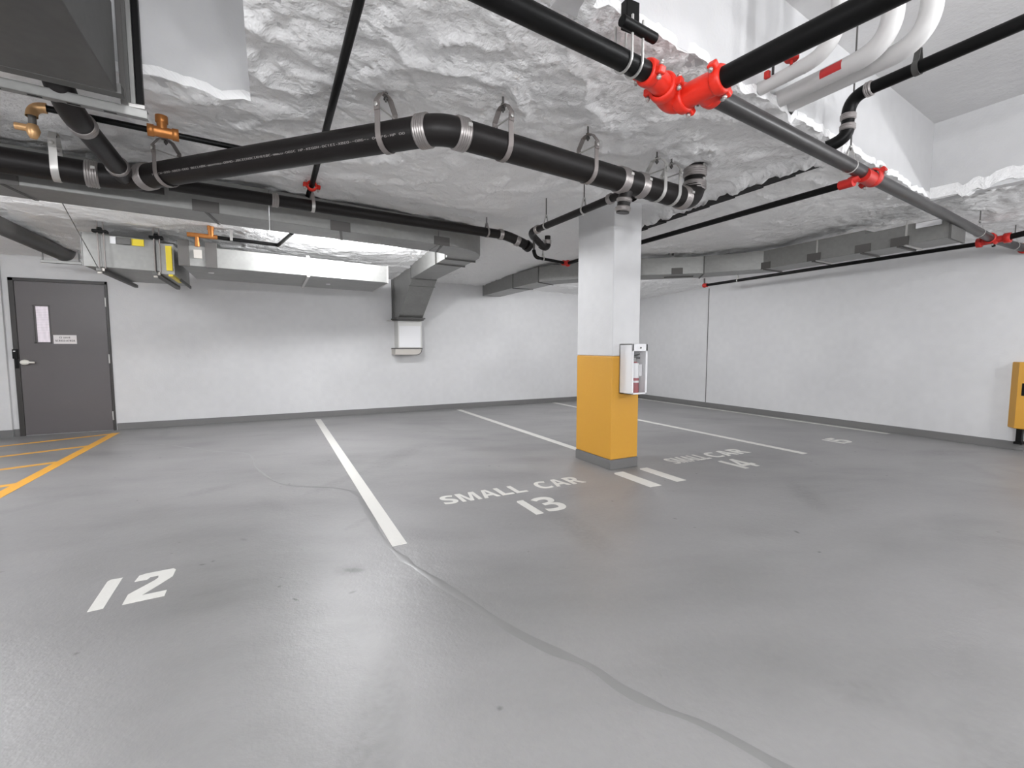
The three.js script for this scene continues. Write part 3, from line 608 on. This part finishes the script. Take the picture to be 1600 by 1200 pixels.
{
  const t = thing('sprinkler_pipe', 'short black pipe with a copper sprinkler fitting in front of the fan unit', 'pipe');
  const y = 2.43, a = V(-.54, y, -6.20), b = V(.127, y, -6.33);
  part('pipe_section', tube(a, b, .02, 16), M.black, t);
  part('pipe_section', tube(b, V(.245, y, -5.62), .02, 16), M.black, t);
  part('elbow', new THREE.SphereGeometry(.026, 14, 10).translate(b.x, b.y, b.z), M.plate, t);
  part('copper_fitting', [tube(along(a, D, -.22), along(a, D, .06), .024, 14), tube(a, a.clone().add(V(.0, .11, 0)), .028, 14), tube(a.clone().add(V(0, .07, 0)), a.clone().add(V(0, .12, 0)), .034, 14), tube(along(a, D, -.13), along(a, D, -.13).add(V(0, -.12, 0)), .016, 12, .024)], M.copper, t, 'copper sprinkler fitting');
  part('clip', box(-.36, -.335, y - .02, y + .1, -6.24, -6.2), M.zinc, t);
}
// pipes up in the right opening
{
  const mk = (label, x, r, z1, up) => {
    const t = thing('water_pipe', label, 'pipe', 'white pipes in the ceiling opening'), y = 2.70 + (up || 0);
    const zf = zR(x) + .005;
    part('pipe_section', tube(V(x, y, zf), V(x, y, z1), r, 24), M.pvcWhite, t);
    part('bend', [elbow(V(x, y, z1 - .01), V(x, y, z1 + .16), V(x, y + .17, z1 + .16), r + .001, 16, 24), tube(V(x, y + .16, z1 + .16), V(x, TOP, z1 + .16), r, 24)], M.pvcWhite, t);
    return [t, y];
  };
  const [a, ya] = mk('white pipe with a red valve in the right opening, leftmost of three', 2.56, .036, -1.60);
  const v = part('valve', [tube(V(2.54, ya + .03, -1.66), V(2.54, ya + .055, -1.66), .008, 10), ring(V(2.54, ya + .05, -1.66), UP, [[.001, 0], [.030, 0], [.036, .008], [.036, .022], [.028, .03], [.001, .03]], 16)], M.darkRed, a, 'red round valve handle');
  part('valve_stem', tube(V(2.52, ya + .02, -1.75), V(2.52, ya + .065, -1.75), .007, 8), M.dark, v);
  part('small_valve', box(2.51, 2.535, ya + .015, ya + .055, -1.80, -1.77, .006), M.darkRed, a);
  const [b] = mk('white pipe with a red arrow label in the right opening, middle of three', 2.765, .046, -1.46);
  const lg = new THREE.CylinderGeometry(.0468, .0468, .11, 20, 1, true, -2.2, 1.1); lg.rotateX(Math.PI / 2); lg.translate(2.765, 2.70, -1.56);
  part('flow_label', lg, new THREE.MeshStandardMaterial({ color: L3(.55, .03, .03), roughness: .5, side: THREE.DoubleSide }), b, 'red flow label');
  mk('plain white pipe in the right opening, rightmost of three', 2.895, .046, -1.36, .01);
}
{
  const t = thing('drain_pipe', 'black drain pipe with steel couplings elbowing down inside the right opening', 'pipe');
  const x = 3.36, r = .036, y = 2.815, z0 = -1.80;
  part('pipe_section', tube(V(x, y, z0 + .1), V(x - .01, y, -.4), r, 28), M.black, t);
  part('elbow', elbow(V(x, y, z0 + .11), V(x, y, z0), V(x, y - .11, z0), r + .003), M.black, t);
  part('pipe_section', tube(V(x, y - .1, z0), V(x, 2.60, z0), r, 28), M.black, t);
  part('elbow', elbow(V(x, 2.625, z0), V(x, 2.555, z0), V(x - .05, 2.535, z0 - .1), r + .003), M.black, t);
  for (const [c, d] of [[V(x, y, z0 + .115), DZ], [V(x, 2.695, z0), UP], [V(x, 2.63, z0), UP]]) part('coupling', band(c, d, r, .04, 3), M.stainless, t);
  ringHanger(V(x - .005, y, -1.44), DZ, r, TOP, 'grey strap hanger on the black pipe in the right opening', undefined, M.galvDark, .03, .07);
}
// grey drain at the far left
{
  const t = thing('drain_pipe', 'dark grey drain pipe in the far left corner above the door', 'pipe');
  part('pipe_section', tube(V(-2.30, 2.40, -5.35), V(-2.32, 2.405, -8.05), .085, 32), M.greyPipe, t);
  part('elbow', elbow(V(-2.32, 2.405, -8.03), V(-2.32, 2.41, -8.22), V(-2.32, 2.56, -8.24), .088), M.greyPipe, t);
  part('hanger_strut', [box(-2.52, -2.12, 2.275, 2.31, -8.02, -7.98, .004), tube(V(-2.15, 2.28, -8.0), V(-2.15, 2.5, -8.0), .008, 8), tube(V(-2.5, 2.28, -8.0), V(-2.5, 2.5, -8.0), .008, 8)], M.galv, t, 'steel channel under the pipe end');
}

// ------------------------------------------------------------------ ducts
{
  const t = thing('air_duct', 'big galvanised air duct crossing below the ceiling and turning back to the wall', 'duct');
  const f = x => -4.605 - .15 * x, b = x => -4.985 - .15 * x, y0 = 2.3, y1 = 2.56;
  const arc = (cx, cz, r, a0, a1, n = 10) => Array.from({ length: n + 1 }, (_, i) => { const a = (a0 + (a1 - a0) * i / n) * R; return [cx + r * Math.cos(a), cz + r * Math.sin(a)]; });
  part('straight_section', worldUV(extrudeUp([[-4, f(-4)], [.03, f(.03)], [.03, b(.03)], [-4, b(-4)]], y0, y1, .004)), M.galv, t);
  part('straight_section', worldUV(extrudeUp([[.035, f(.03)], [1.62, f(1.62)], [1.62, b(1.62)], [.035, b(.03)]], y0, y1, .004)), M.galv, t);
  part('duct_elbow', toCreasedNormals(worldUV(extrudeUp([[1.625, f(1.62)], [1.80, f(1.8)], [1.98, -4.93], [2.13, -5.04], [2.25, -5.2], [2.315, -5.38], [2.33, -5.56], [1.935, -5.52], [1.91, -5.40], [1.85, -5.31], [1.76, -5.26], [1.625, b(1.62)]], y0, y1, .003)), .6), M.galv, t);
  part('return_section', worldUV(extrudeUp([[1.935, -5.525], [2.33, -5.565], [2.41, -7.38], [2.015, -7.40]], y0, y1, .004)), M.galv, t);
  const fl = (p, q) => { const a = V(p[0], 0, p[1]), c = V(q[0], 0, q[1]), d = c.clone().sub(a), L = d.length(); const g = new THREE.BoxGeometry(L + .03, y1 - y0 + .03, .018); g.rotateY(Math.atan2(-d.z, d.x)); g.translate((p[0] + q[0]) / 2, (y0 + y1) / 2, (p[1] + q[1]) / 2); return g; };
  for (const [p, q] of [[[1.94, -5.54], [2.33, -5.575]], [[1.945, -5.93], [2.345, -5.97]], [[2.015, -7.37], [2.405, -7.36]]]) part('flange', fl(p, q), M.galvDark, t);
  for (const x of [-1.55, -.42, .62, 1.66]) {
    part('support_plate', extrudeUp([[x - .09, f(x - .09) + .006], [x + .09, f(x + .09) + .006], [x + .09, f(x + .09)], [x - .09, f(x - .09)]], y0 - .004, y0 + .085), M.plate, t);
    part('seam', [extrudeUp([[x - .012, f(x) + .004], [x + .012, f(x) + .004], [x + .07, b(x) - .004], [x + .046, b(x) - .004]], y0 - .006, y0 + .0)], M.galvDark, t);
  }
  // sloping drop to the wall
  const side = (x, pts) => pts;
  const dropPts = [[-7.39, 2.3], [-7.39, 2.55], [-8.70, 2.5], [-8.70, 1.735], [-8.33, 1.735]];
  const s = new THREE.Shape(dropPts.map(([z, y]) => new THREE.Vector2(-z, y)));
  const g = new THREE.ExtrudeGeometry(s, { depth: .4, bevelEnabled: true, bevelSize: .003, bevelThickness: .003, bevelSegments: 1 });
  g.rotateY(Math.PI / 2); g.translate(2.03, 0, 0);
  const p = g.attributes.position; for (let i = 0; i < p.count; i++) { const k = (p.getY(i) - 2.3) / -.565; if (k > 0 && p.getX(i) > 2.2) p.setX(i, p.getX(i) + .03 * k); }
  g.computeVertexNormals(); part('drop_section', worldUV(g), M.galv, t);
  part('drop_corner', box(2.0, 2.035, 1.74, 2.44, -8.715, -8.62, .004), M.galvDark, t);
  part('drop_seam', [new THREE.BoxGeometry(.44, .012, .012).translate(2.235, 2.205, -7.545)], M.galvDark, t);
  part('drop_flange', [box(1.985, 2.50, 1.715, 1.74, -8.715, -8.27, .004), box(2.0, 2.48, 1.695, 1.712, -8.715, -8.3, .004)], M.galvDark, t);
}
{
  const t = thing('exhaust_grille', 'small white vent box on the back wall below the sloping duct', 'vent');
  part('box', [box(2.04, 2.475, 1.20, 1.69, -8.72, -8.42, .008)], M.offWhite, t);
  part('face_panel', box(2.06, 2.45, 1.215, 1.60, -8.425, -8.414, .004), M.white, t);
  const s = new THREE.Shape(); s.moveTo(1.985, 1.075); s.lineTo(2.38, 1.075); s.quadraticCurveTo(2.455, 1.085, 2.475, 1.19); s.lineTo(1.985, 1.19);
  const g = new THREE.ExtrudeGeometry(s, { depth: .30, bevelEnabled: false }); g.translate(0, 0, -8.72);
  part('hood', g, M.beige, t, 'beige lower lip with a rounded corner');
  const edge = (pts) => { const o = []; for (let i = 0; i < pts.length - 1; i++) o.push(tube(V(pts[i][0], pts[i][1], -8.418), V(pts[i + 1][0], pts[i + 1][1], -8.418), .006, 8)); return o; };
  part('rim', [...edge([[1.98, 1.075], [2.38, 1.075], [2.43, 1.095], [2.46, 1.13], [2.475, 1.19]]), box(1.98, 2.48, 1.186, 1.2, -8.72, -8.405)], M.plate, t, 'dark rim');
  part('ledge', box(1.9, 2.05, 1.69, 1.697, -8.72, -8.6), M.beige, t);
}
{ // long low duct by the back wall with its fan unit
  const t = thing('air_duct', 'low galvanised duct parallel to the back wall behind the lamp', 'duct');
  const f = x => -6.32 - .19 * x, y0 = 2.105, y1 = 2.325;
  part('straight_section', worldUV(extrudeUp([[-.83, -6.22], [.44, f(.44)], [.44, -7.60], [-.83, -7.38]], y0, y1, .004)), M.galv, t);
  part('straight_section', worldUV(extrudeUp([[.455, f(.45)], [1.47, f(1.47)], [1.49, -7.77], [.455, -7.60]], y0 - .004, y1, .004)), M.galv, t);
  part('flange', extrudeUp([[.435, f(.44) + .02], [.465, f(.46) + .02], [.465, -7.62], [.435, -7.62]], y0 - .018, y1 + .016), M.zinc, t);
  part('end_seam', extrudeUp([[1.46, f(1.46) + .006], [1.478, f(1.478) + .006], [1.50, -7.78], [1.48, -7.78]], y0 - .008, y1 + .004), M.zinc, t);
  for (const [x, w] of [[-.80, .05], [-.55, .055]]) part('strap', extrudeUp([[x - w, -6.215 - .12 * (x + .83) + .012], [x + w, -6.215 - .12 * (x + .83) + .012], [x + w, -6.24 - .12 * (x + .83)], [x - w, -6.24 - .12 * (x + .83)]], y0 - .006, y1 + .05), M.plate, t, 'dark hanging strap');
  part('name_plate', box(-.71, -.635, 2.19, 2.28, -6.228, -6.218), M.beige, t);
  part('screw_cap', [ring(V(-.6, y0, -6.7), UP, [[.001, -.006], [.03, -.006], [.03, 0]]), ring(V(.75, y0 - .004, -7.1), UP, [[.001, -.006], [.03, -.006], [.03, 0]])], M.white, t);
}
{
  const t = thing('fan_unit', 'grey ceiling fan unit with a yellow filter edge above and right of the door', 'fan unit');
  const z0 = x => -6.42 - .17 * (x + 1.69), y0 = 2.06, y1 = 2.40;
  part('cabinet', worldUV(extrudeUp([[-1.69, z0(-1.69)], [-1.07, z0(-1.07)], [-1.07, -7.78], [-1.69, -7.72]], y0, y1, .004)), M.galv, t);
  part('side_flange', extrudeUp([[-1.70, z0(-1.7) + .01], [-1.55, z0(-1.55) + .008], [-1.55, z0(-1.55)], [-1.70, z0(-1.7)]], y0, y1 + .006), M.galv, t);
  part('seam', [extrudeUp([[-1.695, z0(-1.69) + .011], [-1.69, z0(-1.69) + .011], [-1.69, z0(-1.69)], [-1.695, z0(-1.69)]], y0, y1), extrudeUp([[-1.10, z0(-1.1) + .006], [-1.093, z0(-1.09) + .006], [-1.093, z0(-1.09)], [-1.10, z0(-1.1)]], y0, y1)], M.dark, t);
  const lab = part('control_box', box(-1.42, -1.30, 2.315, 2.385, -6.47, -6.445, .004), M.galvDark, t, 'dark control box');
  part('white_label', box(-1.475, -1.425, 2.315, 2.39, -6.462, -6.45), M.white, t);
  part('yellow_label', box(-1.295, -1.19, 2.315, 2.385, -6.49, -6.47), M.yellowPlastic, t, 'yellow warning label');
  // filter rack: lower tray with a yellow edge
  part('filter_tray', extrudeUp([[-1.07, -6.50], [-.93, -6.50], [-.93, -7.62], [-1.07, -7.62]], y0 - .03, y1 - .03, .004), M.galv, t);
  part('filter_edge', [extrudeUp([[-1.0, -6.472], [-.945, -6.472], [-.945, -6.50], [-1.0, -6.50]], y0 + .01, y1 - .06), extrudeUp([[-.985, -6.48], [-.945, -6.48], [-.945, -7.1], [-.985, -7.1]], y0 - .05, y0 - .03)], M.yellowPlastic, t, 'yellow filter edge');
  part('tray_lip', [extrudeUp([[-1.09, -6.46], [-1.055, -6.46], [-1.055, -7.75], [-1.09, -7.75]], y0 - .055, y0 - .02), extrudeUp([[-.94, -6.9], [-.925, -6.9], [-.925, -7.7], [-.94, -7.7]], y0 - .055, y0 - .02)], M.galvDark, t);
  for (const [x, n] of [[-1.56, 0], [-1.10, 1]]) {
    const rx = x, zf = z0(x) + .05;
    part('hanger_rod', [tube(V(rx, y0 - .05, zf), V(rx, 2.55, zf), .007, 8), tube(V(rx + .05, y0 - .02, zf), V(rx + .05, 2.55, zf), .006, 8)], M.strap, t);
    part('rod_bracket', [box(rx - .04, rx + .085, 2.405, 2.435, zf - .05, zf + .03, .008), box(rx + .0, rx + .04, 2.42, 2.46, zf - .03, zf + .02, .008)], M.black, t);
    part('strut', [box(rx - .02, rx + .02, y0 - .055, y0 - .015, -7.9, zf + .04, .004)], M.galvDark, t, 'steel channel under the unit');
    part('rod_end', [ring(V(rx, y0 - .075, zf), UP, [[.001, 0], [.02, 0], [.02, .02], [.001, .02]], 12), box(rx + .015, rx + .045, y0 - .05, y0 - .015, zf, zf + .02, .008)], M.beige, t);
  }
  part('brace_wire', tube(V(-1.56, y0 - .04, z0(-1.56) + .06), V(-1.62, 2.56, -5.6), .004, 6), M.plate, t);
}
{ // duct along the right side
  const t = thing('air_duct', 'grey air duct against the ceiling running from the back wall to the right', 'duct');
  const y0 = 2.24, fr = [[3.82, -8.71], [3.775, -7.3], [3.79, -6.45], [4.25, -5.68], [4.76, -5.17], [5.39, -4.65], [5.80, -4.05], [5.74, -2.84], [5.67, -2.10]];
  const bk = [[4.21, -8.71], [4.17, -7.3], [4.16, -6.62], [4.52, -6.02], [5.05, -5.55], [5.68, -4.98], [6.17, -4.12], [6.12, -2.84], [6.05, -2.14]];
  for (let i = 0; i < fr.length - 1; i++) {
    const a = fr[i], b = fr[i + 1], c = bk[i + 1], d = bk[i], y1 = i === 7 ? 2.435 : i ? 2.475 : 2.50;
    part('duct_section', worldUV(extrudeUp([a, b, c, d], y0, y1, .003)), M.galv, t);
  }
  const seamAt = (a, d, w, nm, m, y1) => { const dx = d[0] - a[0], dz = d[1] - a[1], L = Math.hypot(dx, dz), g = new THREE.BoxGeometry(L + .012, y1 - y0 + .02, w); g.rotateY(Math.atan2(-dz, dx)); g.translate((a[0] + d[0]) / 2, (y0 + y1) / 2 - .002, (a[1] + d[1]) / 2); part(nm, g, m, t); };
  for (const i of [1, 2, 3, 5]) seamAt(fr[i], bk[i], .016, 'seam', M.galvDark, 2.468);
  seamAt([5.765, -3.35], [6.14, -3.38], .016, 'seam', M.zinc, 2.468);
  seamAt([5.70, -2.45], [6.085, -2.47], .016, 'seam', M.zinc, 2.468);
  seamAt([5.66, -2.09], [6.055, -2.13], .02, 'end_plate', M.galvDark, 2.428);
  for (const [x, z] of [[5.12, -4.87], [5.80, -4.02], [5.765, -3.38], [5.74, -2.85], [5.70, -2.5]]) {
    const g = new THREE.BoxGeometry(.016, .085, .15); g.rotateY(z < -4.5 ? .86 : 0.02); g.translate(x - .006, y0 + .042, z); part('corner_plate', g, M.plate, t, 'dark corner plate');
    const q = new THREE.BoxGeometry(.40, .014, .022); q.rotateY(z < -4.5 ? -.75 : .05); q.translate(x + .19, y0 - .008, z + (z < -4.5 ? -.16 : -.02)); part('cross_bar', q, M.plate, t);
  }
  part('hook', [tube(V(5.08, 2.5, -4.92), V(5.08, 2.6, -4.92), .008, 8), new THREE.TorusGeometry(.03, .006, 8, 16, 3.4).translate(5.05, 2.52, -4.94)], M.dark, t);
  part('paper_label', box(5.664, 5.676, 2.375, 2.425, -2.36, -2.16), M.white, t, 'white paper label');
}
{ // duct and strut in the left hatch
  const t = thing('air_duct', 'dark grey sheet metal duct up in the left ceiling hatch', 'duct');
  part('duct_body', worldUV(box(-2.2, -.615, 2.447, 2.86, -2.98, -.95, .006)), M.galvDark, t);
  part('end_flange', worldUV(extrudeUp([[-2.25, -2.84], [-.60, -3.04], [-.60, -2.98], [-2.25, -2.78]], 2.445, 2.49)), M.galvDark, t);
  const s = thing('strut_trapeze', 'slotted steel channel with upright legs under the left hatch duct', 'strut');
  const z = x => -3.063 - .13 * (x + 1.05);
  const ch = [extrudeUp([[-2.4, z(-2.4) + .02], [-.525, z(-.525) + .02], [-.525, z(-.525) + .016], [-2.4, z(-2.4) + .016]], 2.40, 2.442), extrudeUp([[-2.4, z(-2.4) - .02], [-.525, z(-.525) - .02], [-.525, z(-.525) - .016], [-2.4, z(-2.4) - .016]], 2.40, 2.442), extrudeUp([[-2.4, z(-2.4) + .02], [-.525, z(-.525) + .02], [-.525, z(-.525) - .02], [-2.4, z(-2.4) - .02]], 2.438, 2.443), extrudeUp([[-2.4, z(-2.4) + .02], [-.525, z(-.525) + .02], [-.525, z(-.525) - .02], [-2.4, z(-2.4) - .02]], 2.399, 2.402)];
  part('channel', ch, M.galv, s);
  for (let i = 0; i < 11; i++) { const x = -2.05 + i * .135; part('slot', extrudeUp([[x, z(x) + .006], [x + .05, z(x + .05) + .006], [x + .05, z(x + .05) - .006], [x, z(x) - .006]], 2.3975, 2.3995), M.black, s); }
  for (const [x, w, m] of [[-.553, .014, M.black], [-.58, .011, M.galv], [-.618, .012, M.plate], [-.60, .01, M.galvDark]]) part('leg', box(x - w, x + w, 2.44, TOP - .002, z(x) - .02, z(x) + .015, .003), m, s);
  part('clip', box(-.60, -.53, 2.44, 2.462, z(-.56) - .02, z(-.56) + .025, .005), M.zinc, s);
}

// ------------------------------------------------------------------ yellow guard on the right wall
{
  const t = thing('charger_box', 'yellow wall box with a black screen at the right edge', 'box');
  const pts = [[XW, -2.22], [XW - .10, -2.135], [XW - .10, -1.80], [XW, -1.72]];
  part('housing', extrudeUp(pts, .265, 1.045, .008), M.yellow, t);
  part('screen', box(XW - .104, XW - .095, .655, .80, -2.10, -1.85, .004), M.black, t, 'black screen');
  part('foot', [box(XW - .09, XW - .03, .09, .27, -2.12, -2.07, .004), box(XW - .11, XW, .085, .115, -2.13, -2.06, .004)], M.black, t);
}

// ------------------------------------------------------------------ lamps
for (const [x, y, z, turn, cd, label] of UNSEEN_LAMPS) {
  const t = thing('unseen_strip_lamp', label, 'lamp', undefined);
  t.position.set(x, y, z); t.rotation.y = turn * R;
  part('housing', box(-.62, .62, .015, .05, -.05, .05, .008), M.white, t);
  const up = (y > 2.8 ? TOP : yc(x, z) + .01) - y; part('stem', [box(-.4, -.385, .05, up, -.008, .008), box(.385, .4, .05, up, -.008, .008)], M.white, t);
  part('diffuser', box(-.6, .6, -.02, .014, -.035, .035, .014), M.glow, t);
  for (const s of [-.32, .32]) {
    const p = new THREE.PointLight(0xfbfcff, cd, 0, 2); p.position.set(s, -.05, 0); p.castShadow = true; p.shadow.radius = 4; p.shadow.mapSize.set(512, 512); t.add(p);
  }
}

renderer.render(scene, camera);
